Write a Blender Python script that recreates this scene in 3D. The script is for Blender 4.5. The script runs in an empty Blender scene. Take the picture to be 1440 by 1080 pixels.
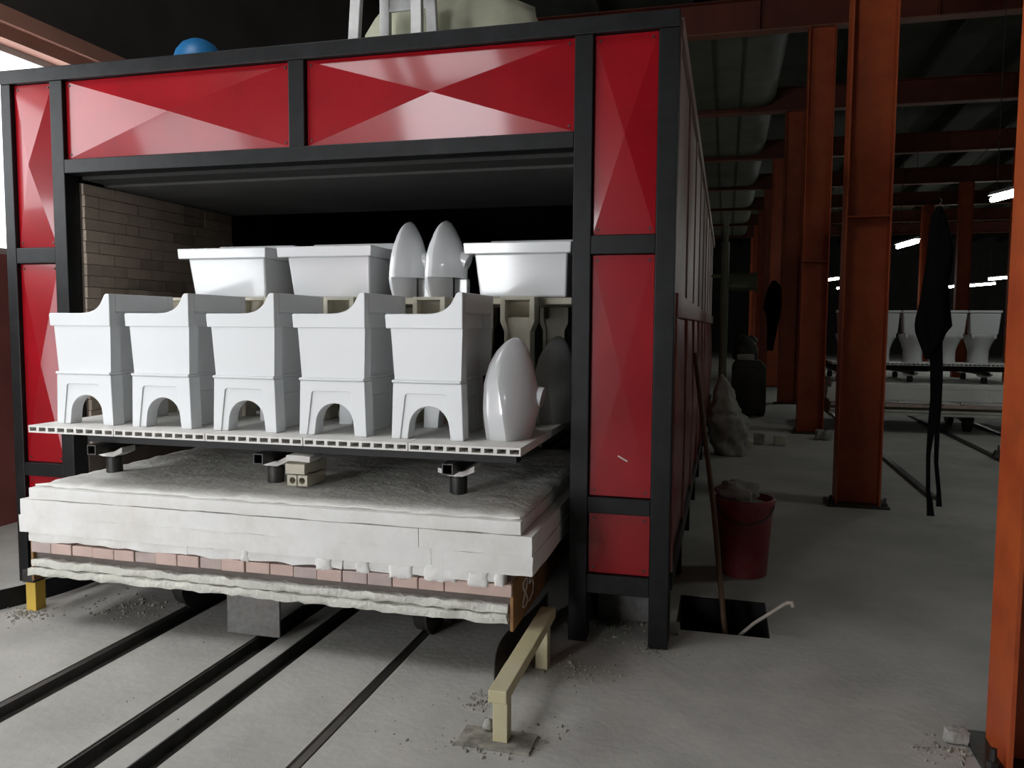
import bpy, bmesh, math, random
from mathutils import Vector, Matrix, noise

random.seed(7)
SC = bpy.context.scene
COL = SC.collection
R = math.radians

# ------------------------------------------------------------------ camera, world, exposure
cam_d = bpy.data.cameras.new('camera')
cam = bpy.data.objects.new('camera', cam_d)
COL.objects.link(cam)
CAMP = Vector((0.243, -3.934, 1.6))
YAW, PIT, ROL, FPX = 0.259056, 0.0738264, 0.0063, 1132.63
Fv = Vector((-math.sin(YAW) * math.cos(PIT), math.cos(YAW) * math.cos(PIT), -math.sin(PIT)))
Rv = Vector((math.cos(YAW), math.sin(YAW), 0))
Uv = Rv.cross(Fv)
R2 = Rv * math.cos(ROL) + Uv * math.sin(ROL)
U2 = -Rv * math.sin(ROL) + Uv * math.cos(ROL)
m = Matrix((R2, U2, -Fv)).transposed().to_4x4()
m.translation = CAMP
cam.matrix_world = m
cam_d.sensor_fit = 'HORIZONTAL'
cam_d.sensor_width = 36.0
cam_d.lens = FPX / 1440 * 36
cam_d.clip_end = 200
SC.camera = cam

w = bpy.data.worlds.new('world')
SC.world = w
w.use_nodes = True
w.node_tree.nodes['Background'].inputs[0].default_value = (0.8, 0.9, 1.0, 1)
w.node_tree.nodes['Background'].inputs[1].default_value = 0.3

SC.view_settings.view_transform = 'Standard'
SC.view_settings.look = 'None'
SC.view_settings.gamma = 1
SC.view_settings.use_curve_mapping = False
SC.view_settings.exposure = 0.0

WIN_LEFT = 7.0      # daylight seen through the window band of the left wall
WIN_FRONT = 15.0     # daylight through the doorway behind the camera
SKY_FILL = 8.5     # added, unseen skylights that brighten floor and car deck
TUBE = 65.0         # fluorescent tubes

# ------------------------------------------------------------------ materials
def mat(name, col, rough=.5, metal=0., var=.25, scale=6., bump=0., bscale=40., coat=0., col2=None,
        dust=None, dust_amt=0., dscale=3., spec=.5, detail=6):
    M = bpy.data.materials.new(name)
    M.use_nodes = True
    N, L = M.node_tree.nodes, M.node_tree.links
    b = N['Principled BSDF']
    tc = N.new('ShaderNodeTexCoord')
    nz = N.new('ShaderNodeTexNoise')
    nz.inputs['Scale'].default_value = scale
    nz.inputs['Detail'].default_value = detail
    nz.inputs['Roughness'].default_value = .6
    L.new(tc.outputs['Object'], nz.inputs['Vector'])
    rp = N.new('ShaderNodeValToRGB')
    c2 = col2 if col2 else tuple(max(0, c * (1 - var)) for c in col)
    rp.color_ramp.elements[0].position = .33
    rp.color_ramp.elements[1].position = .67
    rp.color_ramp.elements[0].color = (*c2, 1)
    rp.color_ramp.elements[1].color = (*col, 1)
    L.new(nz.outputs['Fac'], rp.inputs['Fac'])
    out = rp.outputs['Color']
    if dust:
        n2 = N.new('ShaderNodeTexNoise')
        n2.inputs['Scale'].default_value = dscale
        n2.inputs['Detail'].default_value = 8
        n2.inputs['Roughness'].default_value = .7
        L.new(tc.outputs['Object'], n2.inputs['Vector'])
        r2 = N.new('ShaderNodeMapRange')
        r2.inputs['From Min'].default_value = .45
        r2.inputs['From Max'].default_value = .7
        r2.inputs['To Max'].default_value = dust_amt
        L.new(n2.outputs['Fac'], r2.inputs['Value'])
        mx = N.new('ShaderNodeMixRGB')
        mx.inputs['Color2'].default_value = (*dust, 1)
        L.new(r2.outputs['Result'], mx.inputs['Fac'])
        L.new(out, mx.inputs['Color1'])
        out = mx.outputs['Color']
    L.new(out, b.inputs['Base Color'])
    b.inputs['Roughness'].default_value = rough
    b.inputs['Metallic'].default_value = metal
    b.inputs['Specular IOR Level'].default_value = spec
    b.inputs['Coat Weight'].default_value = coat
    b.inputs['Coat Roughness'].default_value = .08
    if bump:
        nb = N.new('ShaderNodeTexNoise')
        nb.inputs['Scale'].default_value = bscale
        nb.inputs['Detail'].default_value = 5
        L.new(tc.outputs['Object'], nb.inputs['Vector'])
        bp = N.new('ShaderNodeBump')
        bp.inputs['Strength'].default_value = bump
        bp.inputs['Distance'].default_value = .02
        L.new(nb.outputs['Fac'], bp.inputs['Height'])
        L.new(bp.outputs['Normal'], b.inputs['Normal'])
    return M

def emat(name, col, s):
    M = bpy.data.materials.new(name)
    M.use_nodes = True
    N, L = M.node_tree.nodes, M.node_tree.links
    N.remove(N['Principled BSDF'])
    e = N.new('ShaderNodeEmission')
    e.inputs['Color'].default_value = (*col, 1)
    e.inputs['Strength'].default_value = s
    L.new(e.outputs[0], N['Material Output'].inputs['Surface'])
    return M

M = {}
M['floor'] = mat('floor_concrete', (.50, .485, .445), .75, scale=1.3, col2=(.39, .38, .35), bump=.15, bscale=25,
                 dust=(.24, .23, .205), dust_amt=.55, dscale=.9, detail=10)
M['groove'] = mat('groove_bed_dark', (.035, .034, .028), .9, scale=9, bump=.4)  # groove beds in one near-black tone
M['pit'] = mat('pit_shade_wall', (.012, .012, .011), .9)  # near-black liner colour stands in for the darkness inside the pit
M['steel_dark'] = mat('dark_steel', (.05, .05, .048), .45, .6, scale=12, dust=(.14, .13, .11), dust_amt=.5, dscale=8)
M['rail'] = mat('rail_steel', (.16, .15, .14), .35, .8, scale=15)
M['red'] = mat('red_paint', (.32, .004, .010), .30, scale=3, var=.22, spec=.3, coat=.5, bump=.03, bscale=6)
M['red_side'] = mat('red_paint_dusty', (.26, .03, .03), .32, scale=3, var=.3, coat=.3, dust=(.40, .25, .21), dust_amt=.75, dscale=1.6, bump=.04, bscale=5)
M['pale_side'] = mat('dusty_upper_sheet', (.46, .35, .32), .5, scale=2, var=.25, dust=(.34, .16, .14), dust_amt=.5, dscale=1.5)
M['black'] = mat('black_paint', (.009, .0095, .010), .42, scale=10, var=.4, dust=(.022, .024, .026), dust_amt=.35, dscale=5, bump=.05, bscale=18, spec=.25)
M['near_black'] = mat('near_black_lining', (.03, .029, .027), .9, scale=3, bump=.2)  # one near-black tone for linings, roof and outer sheets
M['ceil_board'] = mat('kiln_ceiling_board', (.065, .063, .06), .9, scale=4, bump=.1)
M['kiln_brick'] = mat('insulating_brick', (.58, .47, .38), .9, scale=5, var=.25, bump=.3, bscale=60, dust=(.36, .28, .22), dust_amt=.6, dscale=4)
M['kiln_brick_b'] = mat('insulating_brick_dark', (.44, .36, .29), .9, scale=5, var=.3, bump=.3, bscale=60)
M['mortar'] = mat('kiln_mortar', (.15, .12, .10), .95, scale=8)
M['ceramic'] = mat('white_glaze', (.72, .73, .735), .16, scale=2, var=.03, coat=.6)
M['ceramic_matt'] = mat('white_satin_glaze', (.74, .755, .76), .35, scale=2, var=.03)
M['batt'] = mat('batt_ceramic', (.78, .76, .72), .7, scale=6, var=.1, bump=.05)
M['prop'] = mat('prop_cream', (.66, .62, .50), .75, scale=8, var=.15, bump=.08)
M['fibre'] = mat('fibre_white', (.83, .82, .78), .95, scale=7, var=.10, bump=.35, bscale=30, dust=(.70, .67, .60), dust_amt=.45, dscale=5)
M['fibre_block'] = mat('fibre_block_white', (.80, .79, .765), .9, scale=3, var=.07, bump=.22, bscale=22, dust=(.62, .58, .51), dust_amt=.55, dscale=3.5)
M['blanket'] = mat('blanket_edge', (.66, .65, .58), .95, scale=9, var=.15, bump=.5, bscale=45)
M['pink'] = mat('pink_brick', (.60, .44, .385), .85, scale=9, var=.15, bump=.15)
M['pink_b'] = mat('mauve_brick', (.50, .40, .37), .85, scale=9, var=.15, bump=.15)
M['channel'] = mat('brown_channel', (.14, .115, .10), .6, .3, scale=10, var=.3)
M['rust'] = mat('rusty_plate', (.33, .17, .065), .65, .15, scale=6, var=.35, dust=(.20, .09, .04), dust_amt=.6, dscale=5)
M['chalk'] = mat('white_chalk', (.8, .76, .7), .9)
M['yellow'] = mat('cream_yellow_paint', (.55, .49, .29), .55, scale=6, var=.15, dust=(.5, .46, .36), dust_amt=.6, dscale=6)
M['yellow_b'] = mat('yellow_paint', (.66, .44, .06), .55, scale=7, var=.2)
M['grey_plate'] = mat('galvanised_plate', (.20, .20, .195), .55, .4, scale=30, var=.35, dust=(.16, .11, .08), dust_amt=.6, dscale=7)
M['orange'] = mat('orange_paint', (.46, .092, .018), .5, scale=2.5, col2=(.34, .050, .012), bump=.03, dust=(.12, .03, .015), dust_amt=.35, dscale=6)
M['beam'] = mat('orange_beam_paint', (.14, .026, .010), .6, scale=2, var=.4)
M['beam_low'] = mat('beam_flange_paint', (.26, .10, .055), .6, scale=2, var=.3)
M['roof'] = mat('roof_sheet', (.085, .095, .07), .8, scale=.8, var=.35, bump=.1, bscale=4)
M['purlin'] = mat('purlin_steel', (.05, .05, .04), .8)
M['duct'] = mat('duct_wrap', (.16, .17, .125), .6, scale=1.5, var=.35, bump=.15, bscale=6)
M['wall'] = mat('dark_wall_sheet', (.09, .08, .077), .8, scale=1.5, var=.3)
M['wall_red'] = mat('faded_red_wall', (.34, .10, .085), .6, scale=2, var=.3)
M['sill'] = mat('pink_beam', (.55, .26, .19), .6, scale=2)
M['pane'] = emat('daylit_pane', (.93, .97, 1.0), WIN_LEFT)
M['pane_fill'] = emat('added_skylight', (.97, .98, 1.0), SKY_FILL)
M['pane_dim'] = emat('dimmed_pane', (.93, .97, 1.0), 3.0)  # daylight turned down here so less spills over the kiln onto roof steel
M['pane_f'] = emat('daylit_doorway', (.95, .97, 1.0), WIN_FRONT)
M['tube'] = emat('tube_glow', (.93, 1.0, .96), TUBE)
M['frame'] = mat('window_frame_paint', (.6, .6, .58), .5)
M['cloth'] = mat('black_cloth', (.005, .005, .005), 1, scale=10, spec=0)
M['bucket'] = mat('red_bucket', (.26, .018, .022), .45, scale=4, var=.4, dust=(.20, .13, .11), dust_amt=.4, dscale=6)
M['sack'] = mat('dusty_sack', (.42, .40, .35), .85, scale=9, var=.35, bump=.4, bscale=20)
M['sack_top'] = mat('cream_sack', (.50, .50, .37), .8, scale=5, var=.25, bump=.3, bscale=9)
M['plastic'] = mat('white_plastic', (.72, .72, .70), .35)
M['blue'] = mat('blue_shell', (.02, .17, .40), .4, scale=6, var=.2)
M['wood'] = mat('brown_pole', (.14, .075, .04), .65, scale=8, var=.4)
M['stick'] = mat('pale_stick', (.45, .40, .34), .7, scale=8)
M['stone'] = mat('grey_stone', (.40, .39, .36), .9, scale=14, var=.4, bump=.5)
M['pipe'] = mat('green_pipe', (.17, .18, .12), .6, scale=4, var=.3)
M['machine'] = mat('dark_green_cabinet', (.055, .052, .038), .6, scale=4, var=.3)
M['debris'] = mat('rubble_grain', (.34, .32, .27), .9, scale=20, var=.6)

# ------------------------------------------------------------------ mesh helpers
BASE = {}

def nz3(v, s, seed):
    q = Vector(v) * s + Vector((seed * 7.31, seed * 3.7, seed * 1.9))
    return Vector((noise.noise(q), noise.noise(q + Vector((31, 7, 3))), noise.noise(q + Vector((5, 47, 11)))))

class MB:
    def __init__(s):
        s.v, s.f = [], []
    def add(s, vs, fs):
        n = len(s.v)
        s.v += [tuple(v) for v in vs]
        s.f += [tuple(i + n for i in f) for f in fs]
        return s
    def box(s, x0, x1, y0, y1, z0, z1):
        return s.add([(x0, y0, z0), (x1, y0, z0), (x1, y1, z0), (x0, y1, z0), (x0, y0, z1), (x1, y0, z1), (x1, y1, z1), (x0, y1, z1)],
                     [(0, 3, 2, 1), (4, 5, 6, 7), (0, 1, 5, 4), (1, 2, 6, 5), (2, 3, 7, 6), (3, 0, 4, 7)])
    def frustum(s, a, za, b, zb):
        (x0, x1, y0, y1), (X0, X1, Y0, Y1) = a, b
        return s.add([(x0, y0, za), (x1, y0, za), (x1, y1, za), (x0, y1, za), (X0, Y0, zb), (X1, Y0, zb), (X1, Y1, zb), (X0, Y1, zb)],
                     [(0, 3, 2, 1), (4, 5, 6, 7), (0, 1, 5, 4), (1, 2, 6, 5), (2, 3, 7, 6), (3, 0, 4, 7)])
    def basin(s, outer, inner, zb, zt, zf):
        # hollow tapered tub: outer = (bottom rect, top rect), inner = (floor rect, top rect)
        def rect(r, z): return [(r[0], r[2], z), (r[1], r[2], z), (r[1], r[3], z), (r[0], r[3], z)]
        vs = rect(outer[0], zb) + rect(outer[1], zt) + rect(inner[1], zt) + rect(inner[0], zf)
        fs = [(3, 2, 1, 0)]
        for a, b in ((0, 4), (4, 8), (8, 12)):
            for i in range(4):
                j = (i + 1) % 4
                fs.append((a + i, a + j, b + j, b + i))
        fs.append((12, 13, 14, 15))
        return s.add(vs, fs)
    def prism_y(s, poly, y0, y1):
        n = len(poly)
        vs = [(x, y0, z) for x, z in poly] + [(x, y1, z) for x, z in poly]
        fs = [tuple(range(n)), tuple(reversed(range(n, 2 * n)))]
        fs += [((i + 1) % n, i, i + n, (i + 1) % n + n) for i in range(n)]
        return s.add(vs, fs)
    def prism_z(s, poly, z0, z1):
        n = len(poly)
        vs = [(x, y, z0) for x, y in poly] + [(x, y, z1) for x, y in poly]
        fs = [tuple(reversed(range(n))), tuple(range(n, 2 * n))]
        fs += [(i, (i + 1) % n, (i + 1) % n + n, i + n) for i in range(n)]
        return s.add(vs, fs)
    def rings(s, rings, cap0=True, cap1=True):
        n = len(rings[0])
        vs = [p for r in rings for p in r]
        fs = []
        for k in range(len(rings) - 1):
            for i in range(n):
                j = (i + 1) % n
                fs.append((k * n + i, k * n + j, (k + 1) * n + j, (k + 1) * n + i))
        if cap0: fs.append(tuple(reversed(range(n))))
        if cap1: fs.append(tuple(range((len(rings) - 1) * n, len(rings) * n)))
        return s.add(vs, fs)
    def lathe(s, prof, c=(0, 0), n=24, cap0=True, cap1=True):
        return s.rings([[(c[0] + r * math.cos(2 * math.pi * i / n), c[1] + r * math.sin(2 * math.pi * i / n), z) for i in range(n)]
                        for r, z in prof], cap0, cap1)
    def tube(s, pts, r, n=8, rs=None):
        pts = [Vector(p) for p in pts]
        rg = []
        for k, p in enumerate(pts):
            t = (pts[min(k + 1, len(pts) - 1)] - pts[max(k - 1, 0)]).normalized()
            a = t.cross(Vector((0, 0, 1)))
            if a.length < 1e-3: a = t.cross(Vector((0, 1, 0)))
            a.normalize()
            b = t.cross(a)
            rr = rs[k] if rs else r
            rg.append([p + (a * math.cos(-2 * math.pi * i / n) + b * math.sin(-2 * math.pi * i / n)) * rr for i in range(n)])
        return s.rings(rg)
    def bar(s, p, q, wx, wz):
        # square bar between two points, mostly along y
        p, q = Vector(p), Vector(q)
        vs = []
        for c in (p, q):
            vs += [c + Vector((-wx / 2, 0, -wz / 2)), c + Vector((wx / 2, 0, -wz / 2)), c + Vector((wx / 2, 0, wz / 2)), c + Vector((-wx / 2, 0, wz / 2))]
        return s.add(vs, [(0, 1, 2, 3), (7, 6, 5, 4), (1, 0, 4, 5), (2, 1, 5, 6), (3, 2, 6, 7), (0, 3, 7, 4)])
    def rough(s, x0, x1, y0, y1, z0, z1, step=.06, amp=.01, fs=9., seed=1, round_=.0):
        nx, ny, nz = (max(1, int(round((b - a) / step))) for a, b in ((x0, x1), (y0, y1), (z0, z1)))
        nz = max(2, nz)
        idx, vs, fc = {}, [], []
        def V(i, j, k):
            if (i, j, k) not in idx:
                p = Vector((x0 + (x1 - x0) * i / nx, y0 + (y1 - y0) * j / ny, z0 + (z1 - z0) * k / nz))
                if round_:
                    ex = sum(((i in (0, nx)), (j in (0, ny)), (k in (0, nz))))
                    if ex >= 2:
                        cc = Vector(((x0 + x1) / 2, (y0 + y1) / 2, (z0 + z1) / 2))
                        if i in (0, nx): p.x -= round_ * (1 if i else -1)
                        if j in (0, ny): p.y -= round_ * (1 if j else -1)
                        if k in (0, nz): p.z -= round_ * (1 if k else -1)
                d = nz3(p, fs, seed) * amp + nz3(p, fs * 3.1, seed + 2) * amp * .5
                idx[(i, j, k)] = len(vs)
                vs.append(p + d)
            return idx[(i, j, k)]
        for i in range(nx):
            for j in range(ny):
                fc.append((V(i, j, 0), V(i, j + 1, 0), V(i + 1, j + 1, 0), V(i + 1, j, 0)))
                fc.append((V(i, j, nz), V(i + 1, j, nz), V(i + 1, j + 1, nz), V(i, j + 1, nz)))
        for i in range(nx):
            for k in range(nz):
                fc.append((V(i, 0, k), V(i + 1, 0, k), V(i + 1, 0, k + 1), V(i, 0, k + 1)))
                fc.append((V(i, ny, k), V(i, ny, k + 1), V(i + 1, ny, k + 1), V(i + 1, ny, k)))
        for j in range(ny):
            for k in range(nz):
                fc.append((V(0, j, k), V(0, j, k + 1), V(0, j + 1, k + 1), V(0, j + 1, k)))
                fc.append((V(nx, j, k), V(nx, j + 1, k), V(nx, j + 1, k + 1), V(nx, j, k + 1)))
        return s.add(vs, fc)

def mesh_of(name, mb, material, off=(0, 0, 0), smooth=None):
    me = bpy.data.meshes.new(name)
    o = Vector(off)
    me.from_pydata([tuple(Vector(v) - o) for v in mb.v], [], mb.f)
    me.validate()
    me.materials.append(M[material])
    if smooth is not None:
        for p in me.polygons: p.use_smooth = True
        me.set_sharp_from_angle(angle=R(smooth))
    me.update()
    return me

def root_of(o):
    while o.parent: o = o.parent
    return o

def obj(name, mb, material, parent=None, smooth=None, bevel=0, segs=2, base=None):
    off = (0, 0, 0)
    if parent: off = BASE.get(root_of(parent).name, (0, 0, 0))
    elif base: off = base
    o = bpy.data.objects.new(name, mesh_of(name, mb, material, off, smooth))
    COL.objects.link(o)
    if parent: o.parent = parent
    elif base:
        o.location = base
        BASE[o.name] = base
    if bevel:
        b = o.modifiers.new('bevel', 'BEVEL')
        b.width = bevel
        b.segments = segs
        b.limit_method = 'ANGLE'
        b.angle_limit = R(35)
        if smooth is not None:
            wn = o.modifiers.new('wn', 'WEIGHTED_NORMAL')
            wn.keep_sharp = False
    return o

def inst(name, src, parent, loc):
    o = bpy.data.objects.new(name, src)
    COL.objects.link(o)
    o.parent = parent
    o.location = loc
    return o

def tag(o, label, cat, group=None):
    o['label'] = label
    o['category'] = cat
    if group: o['group'] = group
    return o

def thing(name, label, cat, loc=(0, 0, 0), group=None):
    o = bpy.data.objects.new(name, None)
    o.empty_display_size = .1
    COL.objects.link(o)
    o.location = loc
    BASE[o.name] = loc
    return tag(o, label, cat, group)

def struct(name, mb, material, parent=None, smooth=None, bevel=0):
    o = obj(name, mb, material, parent, smooth, bevel)
    if not parent: o['kind'] = 'structure'
    return o

def dup(root, loc, label, rotz=None):
    r = root.copy()
    COL.objects.link(r)
    r.location = loc
    if rotz is not None: r.rotation_euler.z = rotz
    r['label'] = label
    for ch in list(root.children):
        c = ch.copy()
        COL.objects.link(c)
        c.parent = r
        for g in list(ch.children):
            d = g.copy()
            COL.objects.link(d)
            d.parent = c
    return r

ORD = ['leftmost', 'second from left', 'third from left', 'fourth from left', 'fifth from left', 'sixth from left', 'seventh from left']

# ------------------------------------------------------------------ the setting
XL, XR, YF, YB, ZR = -5.2, 16.0, -8.5, 48.0, 6.75
# floor slabs between the rail grooves, and around the pit
G = [(-2.675, -2.52), (-2.045, -1.915), (-1.805, -1.70), (-1.255, -1.20)]
YG = 13.0
fm = MB()
xs = XL - .3
for a, b in G:
    fm.box(xs, a, YF, YG, -.08, 0)
    fm.box(a, b, YF, YG, -.25, -.055)
    xs = b
PX0, PX1, PY0, PY1 = .02, .50, .30, .865
fm.box(xs, PX0, YF, YG, -.08, 0)
fm.box(PX0, PX1, YF, PY0, -.08, 0)
fm.box(PX0, PX1, PY1, YG, -.08, 0)
fm.box(PX1, XR, YF, YG, -.08, 0)
fm.box(XL - .3, XR, YG, YB, -.08, 0)
struct('floor', fm, 'floor')
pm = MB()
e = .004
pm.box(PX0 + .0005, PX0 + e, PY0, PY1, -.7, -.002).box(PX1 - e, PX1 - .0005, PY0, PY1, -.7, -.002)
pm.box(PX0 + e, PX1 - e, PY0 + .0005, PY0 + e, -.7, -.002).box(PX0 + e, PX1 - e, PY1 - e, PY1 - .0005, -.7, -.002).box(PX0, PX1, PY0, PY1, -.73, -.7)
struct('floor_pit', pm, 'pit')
for k, (a, b) in enumerate(G):
    mb = MB().box(a + .001, b - .001, YF + .01, YG - .01, -.055, -.05 if k in (1, 2) else -.048)
    struct('floor_groove_bed_%d' % (k + 1), mb, 'groove')
for k, x in enumerate((-2.655, -1.228)):
    mb = MB().box(x - .016, x + .016, YF + .02, YG - .02, -.048, -.004)
    struct('trim_rail_%d' % (k + 1), mb, 'rail')
mb = MB().box(-2.035, -2.025, YF + .02, YG - .02, -.05, -.002).box(-1.80, -1.792, YF + .02, YG - .02, -.05, .004)
struct('trim_groove_edge', mb, 'steel_dark')
for k, x in enumerate((2.14, 3.46, 4.22)):
    mb = MB().box(x - .03, x + .03, 4.2, 20, 0, .035)
    struct('trim_far_rail_%d' % (k + 1), mb, 'steel_dark')

# left wall with daylit window band and an open loading door in front of the kiln
SILL, HEAD = 2.12, 3.74
LD0, LD1 = -4.6, -2.6
struct('wall_left', MB().box(XL - .2, XL, YF, LD0, 0, SILL).box(XL - .2, XL, LD1, YB, 0, SILL), 'wall_red')
struct('wall_left_upper', MB().box(XL - .2, XL, YF, YB, HEAD + .22, ZR), 'wall')
struct('trim_window_beam', MB().box(XL - .2, XL + .10, YF, YB, HEAD, HEAD + .10).box(XL - .2, XL + .16, YF, YB, HEAD + .10, HEAD + .22), 'sill')
def window(n, y0, y1, z0, z1):
    t = bpy.data.objects.new('window_%d' % n, None)
    COL.objects.link(t)
    t['kind'] = 'structure'
    obj('window_frame', MB().box(XL - .12, XL - .04, y0, y0 + .05, z0, z1), 'frame', t)
    obj('window_frame', MB().box(XL - .12, XL - .04, y1 - .05, y1, z0, z1), 'frame', t)
    obj('window_frame', MB().box(XL - .12, XL - .04, y0 + .05, y1 - .05, z0, z0 + .05), 'frame', t)
    obj('window_frame', MB().box(XL - .12, XL - .04, y0 + .05, y1 - .05, z1 - .05, z1), 'frame', t)
    obj('pane', MB().box(XL - .09, XL - .08, y0 + .05, y1 - .05, z0 + .05, z1 - .05), 'pane' if n == 1 else 'pane_dim', t)
for k, y0 in enumerate((-2.6, -.2, 2.2)):
    window(k + 1, y0, y0 + 2.4, SILL, HEAD)
struct('wall_left_far', MB().box(XL - .2, XL, 4.6, YB, SILL, HEAD).box(XL - .2, XL, YF, -2.6, SILL, HEAD), 'wall')
t = bpy.data.objects.new('door_1', None); COL.objects.link(t); t['kind'] = 'structure'
obj('door_post', MB().box(XL - .15, XL + .02, LD0, LD0 + .08, 0, SILL), 'frame', t)
obj('door_post', MB().box(XL - .15, XL + .02, LD1 - .08, LD1, 0, SILL), 'frame', t)
obj('daylight_opening', MB().box(XL - .14, XL - .12, LD0 + .08, LD1 - .08, .02, SILL - .01), 'pane', t)
# wall behind the camera with an open door to the bright yard
DX0, DX1, DZ = -5.0, -3.1, 3.4
struct('wall_front', MB().box(XL - .2, DX0, YF - .2, YF, 0, ZR).box(DX1, XR, YF - .2, YF, 0, ZR).box(DX0, DX1, YF - .2, YF, DZ, ZR), 'wall')
t = bpy.data.objects.new('door_2', None); COL.objects.link(t); t['kind'] = 'structure'
obj('door_post', MB().box(DX0, DX0 + .08, YF - .15, YF + .02, 0, DZ), 'frame', t)
obj('door_post', MB().box(DX1 - .08, DX1, YF - .15, YF + .02, 0, DZ), 'frame', t)
obj('daylight_opening', MB().box(DX0 + .08, DX1 - .08, YF - .14, YF - .12, .01, DZ), 'pane_f', t)
for k, x0 in enumerate((-4.9, -3.5)):  # added roof lights, out of view, lighting floor and car from above
    t = bpy.data.objects.new('window_%d' % (k + 4), None); COL.objects.link(t); t['kind'] = 'structure'
    obj('window_frame', MB().box(x0 - .04, x0, -3.9, -1.5, ZR - .05, ZR - .005), 'frame', t)
    obj('window_frame', MB().box(x0 + 1.2, x0 + 1.24, -3.9, -1.5, ZR - .05, ZR - .005), 'frame', t)
    obj('pane', MB().box(x0, x0 + 1.2, -3.9, -1.5, ZR - .03, ZR - .01), 'pane_fill', t)
struct('wall_right', MB().box(XR, XR + .2, YF, YB, 0, ZR), 'wall')
struct('wall_back', MB().box(XL, XR, YB, YB + .2, 0, ZR), 'wall')
struct('ceiling', MB().box(XL - .2, XR + .2, YF - .2, YB + .2, ZR, ZR + .08), 'roof')
for k in range(15):
    x = -4.6 + k * 1.4
    struct('trim_purlin_%d' % (k + 1), MB().box(x - .04, x + .04, YF, YB, 6.42, 6.75), 'purlin')

# ------------------------------------------------------------------ steel frame of the hall
ROWY = [-.69, 3.80, 8.85, 13.6, 18.4, 23.2, 28.0, 32.8, 37.6]
def column(x0, y0, label, wdt=.37, dep=.26, h=5.92):
    t = thing('steel_column', label, 'column', (x0 + wdt / 2, y0, 0), 'orange steel columns')
    obj('web', MB().box(x0 + .014, x0 + wdt - .014, y0 - .006, y0 + .006, .02, h), 'orange', t)
    obj('flange', MB().box(x0, x0 + .014, y0 - dep / 2, y0 + dep / 2, .02, h), 'orange', t)
    obj('flange', MB().box(x0 + wdt - .014, x0 + wdt, y0 - dep / 2, y0 + dep / 2, .02, h), 'orange', t)
    if y0 < 10:
        obj('stiffener', MB().box(x0 + .014, x0 + wdt - .014, y0 - dep / 2 + .01, y0 - .006, 2.55, 2.562), 'orange', t)
    obj('base_plate', MB().box(x0 - .07, x0 + wdt + .07, y0 - dep / 2 - .05, y0 + dep / 2 + .05, 0, .02), 'steel_dark', t)
    if y0 < 10:
        for bx in (x0 - .04, x0 + wdt + .04):
            b = MB().lathe([(.012, .02), (.012, .09)], (bx, y0 - .1), 8).lathe([(.022, .02), (.022, .045)], (bx, y0 - .1), 6)
            obj('anchor_bolt', b, 'steel_dark', t)
    return t
NAMES = ['nearest orange steel column cropped by the right photo edge', 'orange steel column in front of the far toilets, beside the black apron',
         'reddish steel column behind the red bucket with rubble at its foot', 'dark red steel column with dark clothes hanging on it']
for k, y in enumerate(ROWY):
    lab = NAMES[k] if k < 4 else 'shadowed far steel column, number %s behind the one with hanging clothes' % ['one', 'two', 'three', 'four', 'five'][k - 4]
    column(1.25 if k == 0 else 1.225 if k == 1 else 1.30, y, lab)
for k, y in enumerate((13.6, 18.4, 23.2, 28.0)):
    column(6.9, y, 'pinkish steel column of the far right row, %s from the camera' % ['first', 'second', 'third', 'fourth'][k])
column(-4.55, 8.8, 'brown steel column rising behind the kiln above the blue dome')
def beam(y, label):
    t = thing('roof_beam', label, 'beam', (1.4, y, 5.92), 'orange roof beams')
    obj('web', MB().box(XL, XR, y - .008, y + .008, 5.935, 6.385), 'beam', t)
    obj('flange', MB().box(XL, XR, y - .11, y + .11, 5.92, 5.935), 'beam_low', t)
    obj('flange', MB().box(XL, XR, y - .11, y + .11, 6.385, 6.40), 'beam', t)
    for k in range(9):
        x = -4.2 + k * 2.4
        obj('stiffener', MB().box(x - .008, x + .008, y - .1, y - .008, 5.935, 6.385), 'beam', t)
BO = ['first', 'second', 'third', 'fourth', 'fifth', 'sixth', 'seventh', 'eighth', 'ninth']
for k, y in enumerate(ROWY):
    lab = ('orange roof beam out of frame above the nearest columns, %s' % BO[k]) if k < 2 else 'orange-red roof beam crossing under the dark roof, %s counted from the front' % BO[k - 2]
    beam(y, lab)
# wrapped air duct hung above the beams beside the columns
dk = thing('air_duct', 'long grey-green wrapped air duct lying over the roof beams left of the columns', 'duct', (.3, 5.0, 6.4))
poly = [(-1.0, 6.41), (.9, 6.41), (1.02, 6.43), (1.10, 6.50), (1.12, 6.58), (1.12, 6.74), (-1.0, 6.74)]
pl = [(-1.0, 6.02), (.78, 6.02), (.95, 6.06), (1.06, 6.16), (1.10, 6.28), (1.10, 6.40), (-1.0, 6.40)]
for k in range(2, len(ROWY) - 1):
    obj('duct_section', MB().prism_y(pl, ROWY[k] + .13, ROWY[k + 1] - .13), 'duct', dk, smooth=50)
    for x in (-.05, .42):
        obj('duct_seam', MB().box(x - .02, x + .02, ROWY[k] + .14, ROWY[k + 1] - .14, 6.0, 6.02), 'purlin', dk)

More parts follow.
